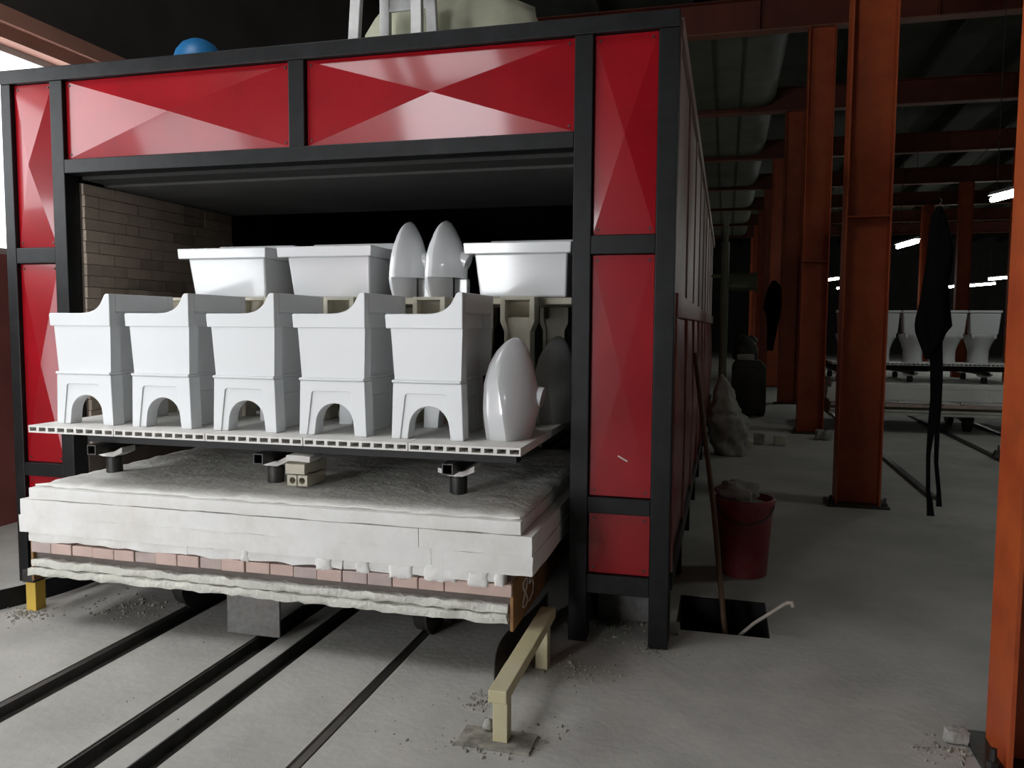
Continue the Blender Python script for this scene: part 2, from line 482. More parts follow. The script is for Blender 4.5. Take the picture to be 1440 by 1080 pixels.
# ------------------------------------------------------------------ fluorescent lamps
def lamp(p, q, label):
    p, q = Vector(p), Vector(q)
    c = (p + q) / 2
    t = thing('tube_lamp', label, 'lamp', tuple(c), 'fluorescent tube lamps')
    d = (q - p).normalized()
    side = d.cross(Vector((0, 0, 1)))
    mb = MB().tube([p, q], .035, 8)
    obj('tube', mb, 'tube', t, smooth=60)
    hs = MB()
    vs = []
    for e in (p, q):
        vs += [e - side * .07 + Vector((0, 0, .05)), e + side * .07 + Vector((0, 0, .05)), e + side * .03 + Vector((0, 0, .10)), e - side * .03 + Vector((0, 0, .10))]
    hs.add(vs, [(0, 1, 2, 3), (7, 6, 5, 4), (1, 0, 4, 5), (2, 1, 5, 6), (3, 2, 6, 7), (0, 3, 7, 4)])
    obj('housing', hs, 'plastic', t)
    for e in (p.lerp(q, .15), p.lerp(q, .85)):
        obj('suspension_wire', MB().tube([e + Vector((0, 0, .1)), (e.x, e.y, ZR)], .006, 5), 'purlin', t)
        obj('clip', MB().tube([e + Vector((0, 0, .02)), e + Vector((0, 0, .06))], .012, 6), 'plastic', t)
lamp((4.7, 3.6, 3.8), (4.9, 2.6, 3.8), 'added unseen tube lamp out of frame right of the nearest column')  # added lamp, continues the row to brighten the floor at right
lamp((4.7, -4.4, 3.8), (4.9, -5.4, 3.8), 'added unseen tube lamp out of frame behind the camera')  # second added lamp, brightens the near floor
lamp((3.63, 8.25, 3.3), (3.81, 7.65, 3.3), 'brightest tube lamp, beside the nearest column at right')
lamp((3.74, 15.0, 3.3), (3.88, 13.8, 3.3), 'tilted tube lamp just right of the second column')
lamp((9.30, 34.4, 3.3), (9.60, 33.0, 3.3), 'small tube lamp right of the hanging apron')
lamp((9.75, 33.3, 3.3), (10.3, 31.4, 3.3), 'long low tube lamp above the rightmost far toilet')
lamp((9.20, 28.2, 3.3), (9.75, 26.2, 3.3), 'low tube lamp right of the long one, near the right column')
lamp((3.75, 28.0, 3.3), (4.05, 27.0, 3.3), 'far tube lamp left of the second column, upper one')
lamp((5.0, 34.8, 3.3), (5.3, 33.6, 3.3), 'far tube lamp left of the second column, lower one')

# ------------------------------------------------------------------ the kiln
KILN = thing('kiln', 'large industrial kiln with red panels in a black steel frame', 'kiln', (-1.97, 2.0, 0))
KW0, KW1, KH, KL = -3.942, 0.0, 3.071, 11.0
def kbox(name, mt, *b, bevel=.004):
    return obj(name, MB().box(*b), mt, KILN, bevel=bevel, segs=2)
FT = .11
for x0, x1 in ((-.095, 0), (-.497, -.406), (-3.589, -3.501), (-3.942, -3.871)):
    kbox('frame_post', 'black', x0, x1, 0, FT, 0, KH - .08)
kbox('frame_beam', 'black', KW0, KW1, -.005, FT, KH - .08, KH)
kbox('frame_beam', 'black', -3.501, -.497, 0, FT, 2.46, 2.54)
kbox('frame_post', 'black', -2.043, -1.949, 0, FT, 2.54, KH - .08)
for a, b in ((1.944, 2.036), (.663, .745), (.255, .352)):
    kbox('frame_beam', 'black', -.406, -.095, .002, FT, a, b)
    kbox('frame_beam', 'black', -3.871, -3.589, .002, FT, a, b)
def pyr(x0, x1, z0, z1, h, y=.028):
    cx, cz = (x0 + x1) / 2, (z0 + z1) / 2
    e = .004
    p = MB().add([(x0 + e, y, z0 + e), (x1 - e, y, z0 + e), (x1 - e, y, z1 - e), (x0 + e, y, z1 - e), (cx, y - h, cz),
                  (x0 + e, y + .03, z0 + e), (x1 - e, y + .03, z0 + e), (x1 - e, y + .03, z1 - e), (x0 + e, y + .03, z1 - e)],
                 [(0, 1, 4), (1, 2, 4), (2, 3, 4), (3, 0, 4), (1, 0, 5, 6), (2, 1, 6, 7), (3, 2, 7, 8), (0, 3, 8, 5), (8, 7, 6, 5)])
    return p
def redpanel(x0, x1, z0, z1, h, corners=True):
    o = obj('red_panel', pyr(x0, x1, z0, z1, h), 'red', KILN)
    if corners:
        for cx in (x0 + .03, x1 - .03):
            for cz in (z0 + .03, z1 - .03):
                obj('screw', MB().prism_y([(cx + .006 * math.cos(i * 1.0472), cz + .006 * math.sin(i * 1.0472)) for i in range(6)], .0215, .032), 'steel_dark', o)
redpanel(-3.501, -2.043, 2.54, 2.991, .055)
redpanel(-1.949, -.497, 2.54, 2.991, .055)
redpanel(-.406, -.095, 2.036, 2.991, .016)
redpanel(-.406, -.095, .745, 1.944, .003)
redpanel(-.406, -.095, .352, .663, .003)
redpanel(-3.871, -3.589, 2.036, 2.991, .055)
redpanel(-3.871, -3.589, .745, 1.944, .02)
redpanel(-3.871, -3.589, .352, .663, .02)
obj('paint_scratch', MB().prism_y([(-.262, .95), (-.215, .925), (-.212, .930), (-.260, .957)], .0235, .030), 'chalk', KILN)
# roof and inner body
kbox('roof_sheet', 'near_black', KW0 + .02, -.03, FT, KL, 3.0, KH)
kbox('header_lining', 'near_black', -3.48, -.5, FT + .001, .30, 2.44, 3.0, bevel=0)
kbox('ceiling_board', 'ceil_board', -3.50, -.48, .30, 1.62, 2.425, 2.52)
kbox('right_lining', 'near_black', -.50, -.42, FT + .001, 1.62, .02, 2.425)
kbox('tunnel_right_wall', 'near_black', -.40, -.30, 1.62, KL - .2, .02, 2.98)
kbox('tunnel_left_wall', 'near_black', -3.72, -3.60, 1.62, KL - .2, .02, 2.98)
kbox('tunnel_back_wall', 'near_black', -3.6, -.4, KL - .5, KL - .3, .02, 2.98)
kbox('left_outer_sheet', 'near_black', KW0, KW0 + .02, FT, KL, .3, 3.0)
kbox('base_course', 'grey_plate', -.40, -.10, .35, .55, .0, .30)
# brick lining on the left, brick by brick
BW = kbox('brick_wall', 'mortar', -3.72, -3.492, FT + .001, 1.62, .02, 2.425, bevel=0)
bm_ = {}
for L in (.226, .11):
    for mt in ('kiln_brick', 'kiln_brick_b'):
        mbk = MB().box(-.02, .02, 0, L, 0, .064)
        bm_[(L, mt)] = mesh_of('brick', mbk, mt)
rb = random.Random(3)
for r in range(23):
    z = .86 + r * .068
    y = FT + .005
    first = r % 2
    while y < 1.60:
        L = .11 if (first or rb.random() < .15) else .226
        first = 0
        if y + L > 1.62: L = .11
        if y + L > 1.63: break
        mt = 'kiln_brick_b' if rb.random() < .22 else 'kiln_brick'
        inst('brick', bm_[(L, mt)], BW, Vector((-3.492 + rb.uniform(-.006, .006), y, z)) - Vector(BASE[KILN.name]))
        y += L + .004
# right side cladding
SP = 1.15
obj('side_rail', MB().box(-.045, .012, FT, KL, 1.64, 1.76), 'red_side', KILN, bevel=.004)
obj('side_rail', MB().box(-.045, .012, FT, KL, .27, .36), 'black', KILN, bevel=.004)
obj('side_rail', MB().box(-.045, .012, FT, KL, 2.985, 3.07), 'pale_side', KILN, bevel=.004)
def side_pyr(y0, y1, z0, z1, h):
    cy, cz = (y0 + y1) / 2, (z0 + z1) / 2
    x = -.012
    return MB().add([(x, y0, z0), (x, y1, z0), (x, y1, z1), (x, y0, z1), (x + h, cy, cz), (x - .03, y0, z0), (x - .03, y1, z0), (x - .03, y1, z1), (x - .03, y0, z1)],
                    [(0, 1, 4), (1, 2, 4), (2, 3, 4), (3, 0, 4), (1, 0, 5, 6), (2, 1, 6, 7), (3, 2, 7, 8), (0, 3, 8, 5), (8, 7, 6, 5)])
y = FT
k = 0
while y + SP <= KL + .01:
    obj('side_post', MB().box(-.045, .008, y, y + .07, .36, 1.64), 'red_side', KILN, bevel=.003)
    obj('side_post', MB().box(-.045, .0, y, y + .07, 1.76, 2.985), 'pale_side', KILN, bevel=.003)
    obj('side_panel', side_pyr(y + .075, y + SP - .005, .365, 1.635, .035), 'red_side', KILN)
    obj('side_panel', side_pyr(y + .075, y + SP - .005, 1.765, 2.98, .008), 'pale_side', KILN)
    obj('side_leg', MB().box(-.045, .0, y, y + .07, 0, .27), 'black', KILN)
    y += SP
    k += 1
kbox('lower_side_sheet', 'near_black', -.28, -.26, FT + .3, KL, 0, .28)

# ------------------------------------------------------------------ kiln car
def kiln_car(ox, oy, label, near=True):
    X = lambda v: v + ox
    Y = lambda v: v + oy
    c = thing('kiln_car', label, 'kiln car', (X(-1.95), Y(.4), 0))
    YB_ = 1.45
    def b(name, mt, x0, x1, y0, y1, z0, z1, bevel=0):
        return obj(name, MB().box(X(x0), X(x1), Y(y0), Y(y1), z0, z1), mt, c, bevel=bevel)
    st = .045 if near else .2
    # chassis
    b('chassis_beam', 'channel', -3.26, -.655, -.535, -.46, .352, .394)
    b('chassis_beam', 'steel_dark', -3.24, -.66, -.44, YB_, .27, .44)
    # end plates
    ep = b('end_plate', 'rust', -.655, -.64, -.555, .80, .235, .452, bevel=.002)
    b('end_plate', 'rust', -3.27, -3.255, -.555, .80, .235, .452, bevel=.002)
    # fibre blanket hanging under the front edge
    for k, (z0, z1) in enumerate(((.268, .312), (.313, .356))):
        mb = MB().rough(X(-3.275 + .01 * k), X(-.66), Y(-.575 + .008 * k), Y(-.50), z0, z1, st * .8, .011 if near else .003, 17, 3 + k, .004)
        obj('fibre_blanket', mb, 'blanket', c, smooth=60)
    # wheels
    for wx in (-2.655, -1.228):
        for wy in (-.05, 1.0):
            wm = MB()
            rg = [[(X(wx + dx), Y(wy + r * math.cos(a * math.pi / 10)), .152 + r * math.sin(a * math.pi / 10)) for a in range(20)]
                  for dx, r in ((-.035, .05), (-.035, .15), (.03, .15), (.03, .17), (.045, .17), (.045, .05))]
            wm.rings(rg)
            wo = obj('wheel', wm, 'steel_dark', c, smooth=40)
            obj('axle_box', MB().box(X(wx - .09), X(wx + .09), Y(wy - .05), Y(wy + .05), .16, .28), 'steel_dark', wo)
    # pink facing bricks
    x = -3.255
    k = 0
    rr = random.Random(5)
    while x < -.66:
        wd = .128 + rr.uniform(-.006, .006)
        if x + wd > -.93 and x < -.9: wd = -.642 - x
        if not near: wd = .26
        x1 = min(x + wd, -.642)
        dy = rr.uniform(-.004, .006)
        mb = MB().box(X(x + .002), X(x1 - .002), Y(-.572 + dy), Y(-.40), .394, .449 + rr.uniform(-.003, .002))
        obj('brick', mb, rr.choice(['pink', 'pink', 'pink_b']), c, bevel=.004)
        x = x1
        k += 1
    # white refractory courses
    rr = random.Random(11)
    def course(cuts, y0, z0, z1, amp, mt, rnd, sd):
        for i in range(len(cuts) - 1):
            mb = MB().rough(X(cuts[i] + .0015), X(cuts[i + 1] - .0015), Y(y0 + rr.uniform(-.002, .002)), Y(YB_), z0, z1, st if near else .25, amp, 8, sd + i, rnd)
            obj('refractory_block', mb, mt, c, smooth=50)
    course([-3.275, -2.30, -1.46, -1.04, -.83, -.70], -.571, .453, .503, .013, 'fibre_block', .002, 20)
    course([-3.315, -1.02, -.545], -.577, .500, .5885, .004, 'fibre_block', .0, 40)
    course([-3.305, -1.08, -.55], -.578, .588, .675, .003, 'fibre_block', .0, 50)
    course([-3.255, -.60], -.575, .675, .740, .003, 'fibre_block', .004, 60)
    if near:
        for k, (lx, lw, lz) in enumerate(((-1.98, .05, .445), (-1.56, .09, .438), (-1.36, .07, .442), (-1.17, .12, .432), (-.98, .16, .44), (-.80, .10, .43), (-.70, .05, .436))):
            mb = MB().rough(X(lx - lw / 2), X(lx + lw / 2), Y(-.577), Y(-.52), lz, .515, .014, .007, 30, 90 + k, .004)
            obj('plaster_lump', mb, 'fibre_block', c, smooth=60)
    # crumbled crust over the deck
    mb = MB().rough(X(-3.235), X(-.61), Y(-.55), Y(YB_ - .02), .735, .752, st, .010, 12, 70, .004)
    obj('deck_crust', mb, 'fibre', c, smooth=60)
    # stub posts with fibre caps, carrying square tubes and cross beams
    for px in (-3.10, -2.07, -1.04):
        for py in (-.13, 1.0):
            p = obj('stub_post', MB().lathe([(.044, .745), (.044, .835), (.036, .835), (.036, .845)], (X(px), Y(py)), 16), 'steel_dark', c, smooth=40)
            cap = MB()
            prof = [(-.09, .862), (-.03, .846), (.04, .846), (.10, .872), (.10, .902), (.04, .872), (-.03, .872), (-.09, .886)]
            cap.prism_y([(X(px) + a, z) for a, z in prof], Y(py - .055), Y(py + .05))
            obj('fibre_cap', cap, 'fibre_block', p)
        tb = MB()
        yy0, yy1, zz0, zz1, e = -.30, 1.35, .873, .928, .006
        x0, x1 = px - .028, px + .028
        tb.box(X(x0), X(x0 + e), Y(yy0), Y(yy1), zz0, zz1).box(X(x1 - e), X(x1), Y(yy0), Y(yy1), zz0, zz1)
        tb.box(X(x0 + e), X(x1 - e), Y(yy0), Y(yy1), zz0, zz0 + e).box(X(x0 + e), X(x1 - e), Y(yy0), Y(yy1), zz1 - e, zz1)
        obj('square_tube', tb, 'steel_dark', c)
    for py in (-.16, .40, .95):
        b('cross_beam', 'black', -3.20, -.72, py - .05, py + .05, .93, 1.024)
    return c, ep
CAR, EP = kiln_car(0, 0, 'loaded white kiln car rolling out of the red kiln, pink brick skirt')
# chalk number on the end plate: 85
def stroke(pts, name='chalk_mark'):
    P = [(-.637, -.43 + a * .27, .275 + b * .145) for a, b in pts]
    mb = MB().tube(P, .0045, 5)
    obj(name, mb, 'chalk', EP)
stroke([(.30 + .16 * math.sin(t) * (1 if t < 6.28 else 1), .5 + .45 * math.cos(t / 2) * 1.0) for t in [i * .4 for i in range(0, 32)]])
stroke([(.95, .98), (.66, 1.0), (.62, .62), (.80, .66), (.92, .45), (.85, .18), (.60, .05)])

# hollow-core batts under the ware
def batt_mesh(w_, d_, h_, n, mt='batt'):
    mb = MB()
    tp, bt = .009, .008
    mb.box(0, w_, 0, d_, h_ - tp, h_).box(0, w_, 0, d_, 0, bt)
    pitch = w_ / n
    web = .016
    for i in range(n + 1):
        x0 = max(0, i * pitch - web / 2)
        x1 = min(w_, i * pitch + web / 2)
        mb.box(x0, x1, 0, d_, bt, h_ - tp)
    return mesh_of('batt', mb, mt)
BM = batt_mesh(.524, .64, .037, 9)
def batts(ox, oy, z, where, rows=(-.56, .09), n=5):
    for r, y0 in enumerate(rows):
        for i in range(n):
            o = bpy.data.objects.new('hollow_batt', BM)
            COL.objects.link(o)
            o.location = (-3.25 + i * .529 + ox, y0 + oy, z)
            tag(o, '%s white hollow-core batt in the %s row on the %s' % (ORD[i], 'front' if r == 0 else 'rear', where), 'kiln shelf', 'batts on the ' + where)
batts(0, 0, 1.025, 'near kiln car')
ZP = 1.0625

# ------------------------------------------------------------------ mop sinks
def arc(cx, cz, rx, rz, a0, a1, n):
    return [(cx + rx * math.cos(R(a0 + (a1 - a0) * i / n)), cz + rz * math.sin(R(a0 + (a1 - a0) * i / n))) for i in range(n + 1)]
def make_sink(loc, label):
    t = thing('mop_sink', label, 'mop sink', loc, 'mop sinks along the front of the car')
    x, y, z = loc
    D = .50
    P = lambda poly: [(x + a, z + b) for a, b in poly]
    # stand: front and rear arch frames joined by a rail
    archp = [(.322, 0)] + arc(.2165, .055, .098, .10, 8, 172, 14) + [(.111, 0)]
    outl = [(.032, 0), (.040, .262), (.378, .262), (.386, 0)]
    core = [(.032, 0), (.040, .262), (.378, .262), (.386, 0)] + archp
    sb = MB()
    sb.prism_y(P(core[::-1]), y + .007, y + .085)
    rear = [(.032, 0), (.040, .262), (.330, .262), (.330, 0), (.285, 0)] + arc(.198, .055, .082, .10, 8, 172, 14) + [(.111, 0)]
    sb.prism_y(P(rear[::-1]), y + D - .085, y + D)
    u = [(.032, 0), (.040, .262), (.378, .262), (.386, 0), (.325, 0), (.303, .205), (.295, .212), (.112, .212), (.102, .205), (.075, 0)]
    sb.prism_y(P(u[::-1]), y, y + .007)
    sb.box(x + .05, x + .325, y + .085, y + D - .085, z + .18, z + .262)
    sb.box(x + .305, x + .325, y + .085, y + D - .085, z, z + .18)
    obj('stand', sb, 'ceramic_matt', t, smooth=35, bevel=.0035, segs=2)
    # lip between stand and basin
    lip = MB().prism_z([(x + a, y + b_) for a, b_ in ((.034, -.005), (.376, -.005), (.376, .085), (.330, .085), (.330, D + .004), (.034, D + .004))], z + .262, z + .277)
    obj('lip', lip, 'ceramic_matt', t, smooth=35, bevel=.006, segs=3)
    # basin body, hollow
    def lring(l, r, rr_, y0, y1, zz):
        return [(x + a, y + b_, z + zz) for a, b_ in ((l, y0), (r, y0), (r, y0 + .07), (rr_, y0 + .07), (rr_, y1 - .03), (r, y1 - .03), (r, y1), (l, y1))]
    def iring(l, r, y0, y1, zz):
        return [(x + a, y + b_, z + zz) for a, b_ in ((l, y0), (r, y0), (r, y0 + .03), (r, y0 + .04), (r, y1 - .03), (r, y1 - .02), (r, y1), (l, y1))]
    bs = MB().rings([lring(.045, .372, .318, .010, D - .012, .277), lring(.028, .380, .322, .005, D - .006, .522),
                     iring(.07, .282, .045, D - .045, .522), iring(.09, .27, .06, D - .06, .32)])
    obj('basin', bs, 'ceramic_matt', t, smooth=35, bevel=.005, segs=3)
    # rim with the curved splashback
    crv = [(.20, .583), (.235, .585), (.262, .590), (.285, .598), (.305, .610), (.322, .626), (.334, .644), (.343, .662), (.351, .676), (.360, .682)]
    cheek = [(.006, .515), (0, .576), (.006, .583)] + crv + [(.382, .682), (.382, .515)]
    rm = MB()
    rm.prism_y(P(cheek), y, y + .045)
    rm.prism_y(P(cheek), y + D - .045, y + D)
    rm.box(x + .004, x + .07, y + .045, y + D - .045, z + .515, z + .583)
    rm.prism_y(P([(.282, .515), (.330, .60), (.345, .66), (.356, .682), (.382, .682), (.382, .592), (.340, .585), (.340, .515)]), y + .045, y + D - .045)
    obj('rim_and_splashback', rm, 'ceramic_matt', t, smooth=40, bevel=.006, segs=3)
    return t
SX = [-3.205, -2.735, -2.255, -1.778, -1.296]
SL = ['leftmost white mop sink on the front batts, against the left kiln column', 'second white mop sink from the left on the front batts',
      'middle white mop sink of the five on the front batts', 'fourth white mop sink from the left on the front batts', 'rightmost white mop sink, beside the upright washbasin']
s0 = make_sink((SX[0], -.45, ZP), SL[0])
for i in range(1, 5): dup(s0, (SX[i], -.45, ZP), SL[i])

# ------------------------------------------------------------------ washbasins standing on edge
def fin(loc, label, h=.44, a=.27, b=.20, notch=True, rot=0, base=.15):
    t = thing('washbasin', label, 'washbasin', loc, 'washbasins standing on edge')
    x, y, z = loc
    rings = []
    n = 40
    K = 30
    if notch:
        LX = [(0, .10), (.12, .04), (.3, 0), (.55, .03), (.70, .10), (.73, .13), (.80, .16), (.90, .23), (.97, .31), (1, .40)]
        RX = [(0, .98), (.24, .98), (.45, 1), (.60, .90), (.77, .78), (.90, .64), (.97, .54), (1, .44)]
    else:
        LX = [(0, .05), (.3, 0), (.56, 0), (.75, .08), (.87, .19), (.96, .33), (1, .44)]
        RX = [(0, .84), (.3, 1), (.45, .98), (.62, .91), (.75, .84), (.9, .73), (.97, .62), (1, .52)]
    def lerp(T, u):
        for (a0, b0), (a1, b1) in zip(T, T[1:]):
            if u <= a1: return b0 + (b1 - b0) * (u - a0) / (a1 - a0)
        return T[-1][1]
    prev = 0
    for i in range(K + 1):
        u = math.sin(i / K * math.pi / 2)
        zz = u * h
        bb = max(.012, b * (.86 + .14 * min(1, u * 4)) * max(0.0, 1 - u ** 2.4) ** .5)
        xl, xr = lerp(LX, u) * a, lerp(RX, u) * a
        if notch and u < .24: xr = base
        def ring(xl, xr):
            rg = []
            sk = xl + (xr - xl) * (.26 if notch else .26 + .30 * (1 - u) ** 1.5)
            half = [(xl, 0), (xl, bb * .45), (xl, bb * .80), (xl + (sk - xl) * .25, bb * .93), (xl + (sk - xl) * .6, bb * .985), (sk, bb)]
            half += [(sk + (xr - sk) * q, bb * (1 - q ** 1.25) ** .62) for q in (.06, .15, .28, .42, .56, .70, .82, .92, .98)]
            half.append((xr, 0))
            for xx, yy in half: rg.append((x + xx, y - yy, z + zz))
            for xx, yy in half[-2:0:-1]: rg.append((x + xx, y + yy, z + zz))
            return rg
        if notch and rings and u >= .24 and prev < .24:
            rings.append(ring(xl, base))
        rings.append(ring(xl, xr))
        prev = u
    obj('bowl', MB().rings(rings), 'ceramic', t, smooth=24)
    if notch:
        obj('waste_boss', MB().tube([(x + a * .8, y, z + h * .50), (x + a * 1.02, y, z + h * .46)], .05, 14), 'ceramic', t, smooth=50)
        obj('bracket', MB().box(x + base - .01, x + a * .9, y + .06, y + .11, z, z + h * .26), 'ceramic', t, bevel=.006)
    else:
        obj('waste_boss', MB().tube([(x + a * .85, y + .02, z + h * .42), (x + a * 1.04, y + .02, z + h * .40)], .05, 14), 'ceramic', t, smooth=50)
    return t
fin((-.840, -.215, ZP), 'tall white washbasin standing on edge at the front right corner of the batts', .475, .235, .20, False)
fin((-.76, .46, ZP), 'dim washbasin standing on edge in shadow behind the right front one', .475, .22, .19, False)
fin((-2.70, .40, ZP), 'low washbasin glimpsed behind the two left mop sinks', .30, .20, .16, False)

# ------------------------------------------------------------------ upper deck: props, shelf plates, basins
ZS = 1.708
def prop(x, y, label):
    t = thing('kiln_prop', label, 'kiln prop', (x, y, ZP), 'cream kiln props')
    h = ZS + .036 - ZP
    P = lambda poly: [(x + a, ZP + b) for a, b in poly]
    body = MB()
    for s in (-1, 1):
        leg = [(.085, 0), (.07, .40), (.07, .50), (.092, .55), (.092, h), (.065, h), (.065, .56), (.05, .52), (.05, .37), (.062, 0)]
        leg = [(a * s, b) for a, b in leg]
        body.prism_y(P(leg if s > 0 else leg[::-1]), y, y + .11)
    obj('legs', body, 'prop', t, bevel=.003)
    obj('head_bar', MB().box(x - .065, x + .065, y, y + .11, ZP + h - .016, ZP + h), 'prop', t)
    obj('web_plate', MB().prism_y(P([(-.052, .355), (.052, .355), (.052, .52), (.065, .575), (-.065, .575), (-.052, .52)]), y + .02, y + .11), 'prop', t)
    obj('slot_back', MB().box(x - .065, x + .065, y + .07, y + .11, ZP + .575, ZP + h - .016), 'prop', t)
    return t
for i, px in enumerate((-2.90, -2.36, -1.83, -1.30, -.81)):
    prop(px, .135, '%s cream kiln prop of the front row carrying the upper shelf' % ORD[i])
    prop(px, 1.06, '%s cream kiln prop of the rear row carrying the upper shelf' % ORD[i])
SM = mesh_of('shelf', MB().box(0, .515, 0, .80, 0, .036), 'prop')
for i in range(5):
    o = bpy.data.objects.new('shelf_plate', SM)
    COL.objects.link(o)
    o.location = (-3.18 + i * .53, .252, ZS)
    bv = o.modifiers.new('bevel', 'BEVEL'); bv.width = .004
    tag(o, '%s cream shelf plate of the upper deck inside the kiln' % ORD[i], 'kiln shelf', 'upper deck shelf plates')
ZU = ZS + .036
def tub(loc, label, grp='laundry basins on the upper deck'):
    t = thing('ceramic_tub', label, 'basin', loc, grp)
    x, y, z = loc
    W, D, H = .575, .40, .285
    mb = MB().basin(((x + .075, x + W - .03, y + .05, y + D - .03), (x + .05, x + W - .02, y + .025, y + D - .02)),
                    ((x + .11, x + W - .07, y + .09, y + D - .07), (x + .085, x + W - .05, y + .06, y + D - .05)), z, z + H - .055, z + .05)
    obj('bowl', mb, 'ceramic', t, smooth=40, bevel=.012, segs=3)
    r = MB()
    r.basin(((x, x + W, y, y + D), (x - .004, x + W + .004, y - .004, y + D + .004)), ((x + .08, x + W - .05, y + .06, y + D - .05), (x + .05, x + W - .04, y + .05, y + D - .04)), z + H - .06, z + H, z + H - .058)
    obj('rim', r, 'ceramic', t, smooth=40, bevel=.007, segs=3)
    obj('back_ledge', MB().box(x + .05, x + W, y + D - .075, y + D, z + H, z + H + .042), 'ceramic', t, smooth=40, bevel=.008, segs=3)
    obj('waste_collar', MB().lathe([(.045, z - .0), (.045, z + .012)], (x + W / 2, y + D / 2), 16), 'ceramic', t)
    return t
tub((-2.873, .165, ZU), 'left white rectangular tub of the front row on the upper deck')
tub((-2.222, .165, ZU), 'middle white rectangular tub, left of the two upright washbasins')
tub((-1.112, .165, ZU), 'right white rectangular tub of the upper deck, beside the right kiln post')
fin((-1.56, .34, ZU), 'left one of two white washbasins standing on edge on the upper deck', .425, .185, .17, True, base=.105)
fin((-1.352, .34, ZU), 'right one of two white washbasins standing on edge on the upper deck', .425, .205, .17, True, base=.115)

# ------------------------------------------------------------------ brick stack between car deck and batts
zb = .762
t = thing('holed_brick', 'cream brick with two round holes, lowest of the small stack on the car deck', 'brick', (-1.87, -.2, zb), 'small brick stack on the car')
mb = MB()
n = 16
bx0, bx1, by0, by1, bz0, bz1 = -1.937, -1.815, -.25, -.05, zb, zb + .056
def holed(mb, x0, x1, z0, z1, y0, y1, cx, cz, r):
    # square cell with a round through-hole along y
    sq, ci = [], []
    for i in range(n):
        a = 2 * math.pi * i / n
        c, s = math.cos(a), math.sin(a)
        k = 1 / max(abs(c), abs(s))
        sq.append((cx + c * k * (x1 - x0) / 2, cz + s * k * (z1 - z0) / 2))
        ci.append((cx + r * c, cz + r * s))
    vs = [(a, y0, b) for a, b in sq] + [(a, y0, b) for a, b in ci] + [(a, y1, b) for a, b in sq] + [(a, y1, b) for a, b in ci]
    fs = []
    for i in range(n):
        j = (i + 1) % n
        fs += [(i, j, n + j, n + i), (2 * n + j, 2 * n + i, 3 * n + i, 3 * n + j), (n + i, n + j, 3 * n + j, 3 * n + i), (j, i, 2 * n + i, 2 * n + j)]
    mb.add(vs, fs)
xm = (bx0 + bx1) / 2
holed(mb, bx0, xm, bz0, bz1, by0, by1, (bx0 + xm) / 2 + .003, (bz0 + bz1) / 2, .017)
holed(mb, xm, bx1, bz0, bz1, by0, by1, (bx1 + xm) / 2 - .003, (bz0 + bz1) / 2, .017)
obj('block', mb, 'prop', t)
obj('hole_lining', MB().box(bx0 + .01, bx1 - .01, by1, by1 + .004, bz0 + .008, bz1 - .008), 'prop', t)
def loose(name, label, cat, mt, b, seed, amp=.003, grp=None, step=.03):
    o = obj(name, MB().rough(*b, step, amp, 14, seed, .005), mt, smooth=50, base=((b[0] + b[1]) / 2, (b[2] + b[3]) / 2, b[4]))
    return tag(o, label, cat, grp)
loose('refractory_brick', 'cream worn brick in the middle of the small stack on the car deck', 'brick', 'prop', (-1.945, -1.825, -.26, -.02, zb + .058, zb + .118), 5, grp='small brick stack on the car')
loose('refractory_brick', 'white rounded brick on top of the small stack under the batts', 'brick', 'fibre_block', (-1.945, -1.80, -.25, -.10, zb + .121, zb + .162), 6, grp='small brick stack on the car')

# ------------------------------------------------------------------ guards, plates and steel strips at the tracks
g = thing('guard_rail', 'cream-yellow steel guard rail on two legs beside the kiln car', 'guard rail', (-.55, -.7, 0))
obj('bar', MB().bar((-.548, -1.135, .212), (-.548, -.24, .226), .072, .05), 'yellow', g, bevel=.004)
for yy in (-1.055, -.345):
    obj('leg', MB().box(-.58, -.522, yy - .03, yy + .03, .012 if yy < -.5 else 0, .189 if yy < -.5 else .201), 'yellow', g, bevel=.003)
obj('foot_plate', MB().rough(-.715, -.425, -1.13, -.985, .0, .012, .04, .003, 9, 3), 'debris', g)
g2 = thing('guard_post', 'short yellow guard post under the left front corner of the kiln car', 'guard post', (-3.43, -.35, 0))
obj('leg', MB().box(-3.475, -3.41, -.40, -.33, 0, .165), 'yellow_b', g2, bevel=.003)
obj('trough_beam', MB().box(-3.475, -3.40, -.42, .35, .166, .235), 'steel_dark', g2, bevel=.003)
def strip(pts, z0, z1, th=.004):
    mb = MB()
    n = len(pts)
    L, Rr = [], []
    for k, p in enumerate(pts):
        a = Vector(pts[max(k - 1, 0)]); b = Vector(pts[min(k + 1, n - 1)])
        d = (b - a).normalized()
        nn = Vector((-d.y, d.x)) * th / 2
        L.append(Vector(p) + nn); Rr.append(Vector(p) - nn)
    poly = [tuple(v) for v in L] + [tuple(v) for v in reversed(Rr)]
    for k in range(n - 1):
        q = [L[k], L[k + 1], Rr[k + 1], Rr[k]]
        q = [tuple(v) for v in q][::-1]
        mb.prism_z(q, z0, z1)
    return mb
def bez(p0, p1, p2, p3, n=14):
    o = []
    for i in range(n + 1):
        t = i / n
        o.append(tuple((1 - t) ** 3 * a + 3 * (1 - t) ** 2 * t * b + 3 * (1 - t) * t * t * c + t ** 3 * d for a, b, c, d in zip(p0, p1, p2, p3)))
    return o
o = obj('lead_in_strip', strip(bez((-.67, .3), (-.67, -.2), (-.80, -.25), (-.69, -.68)), .0, .135), 'rail', base=(-.68, -.2, 0))
tag(o, 'curved thin steel strip between the guard rail and the car end plate', 'steel strip')
o = obj('lead_in_strip', strip(bez((-3.485, .2), (-3.49, -.2), (-3.56, -.35), (-3.80, -.75)), .0, .11, .008), 'black', base=(-3.6, -.3, 0))
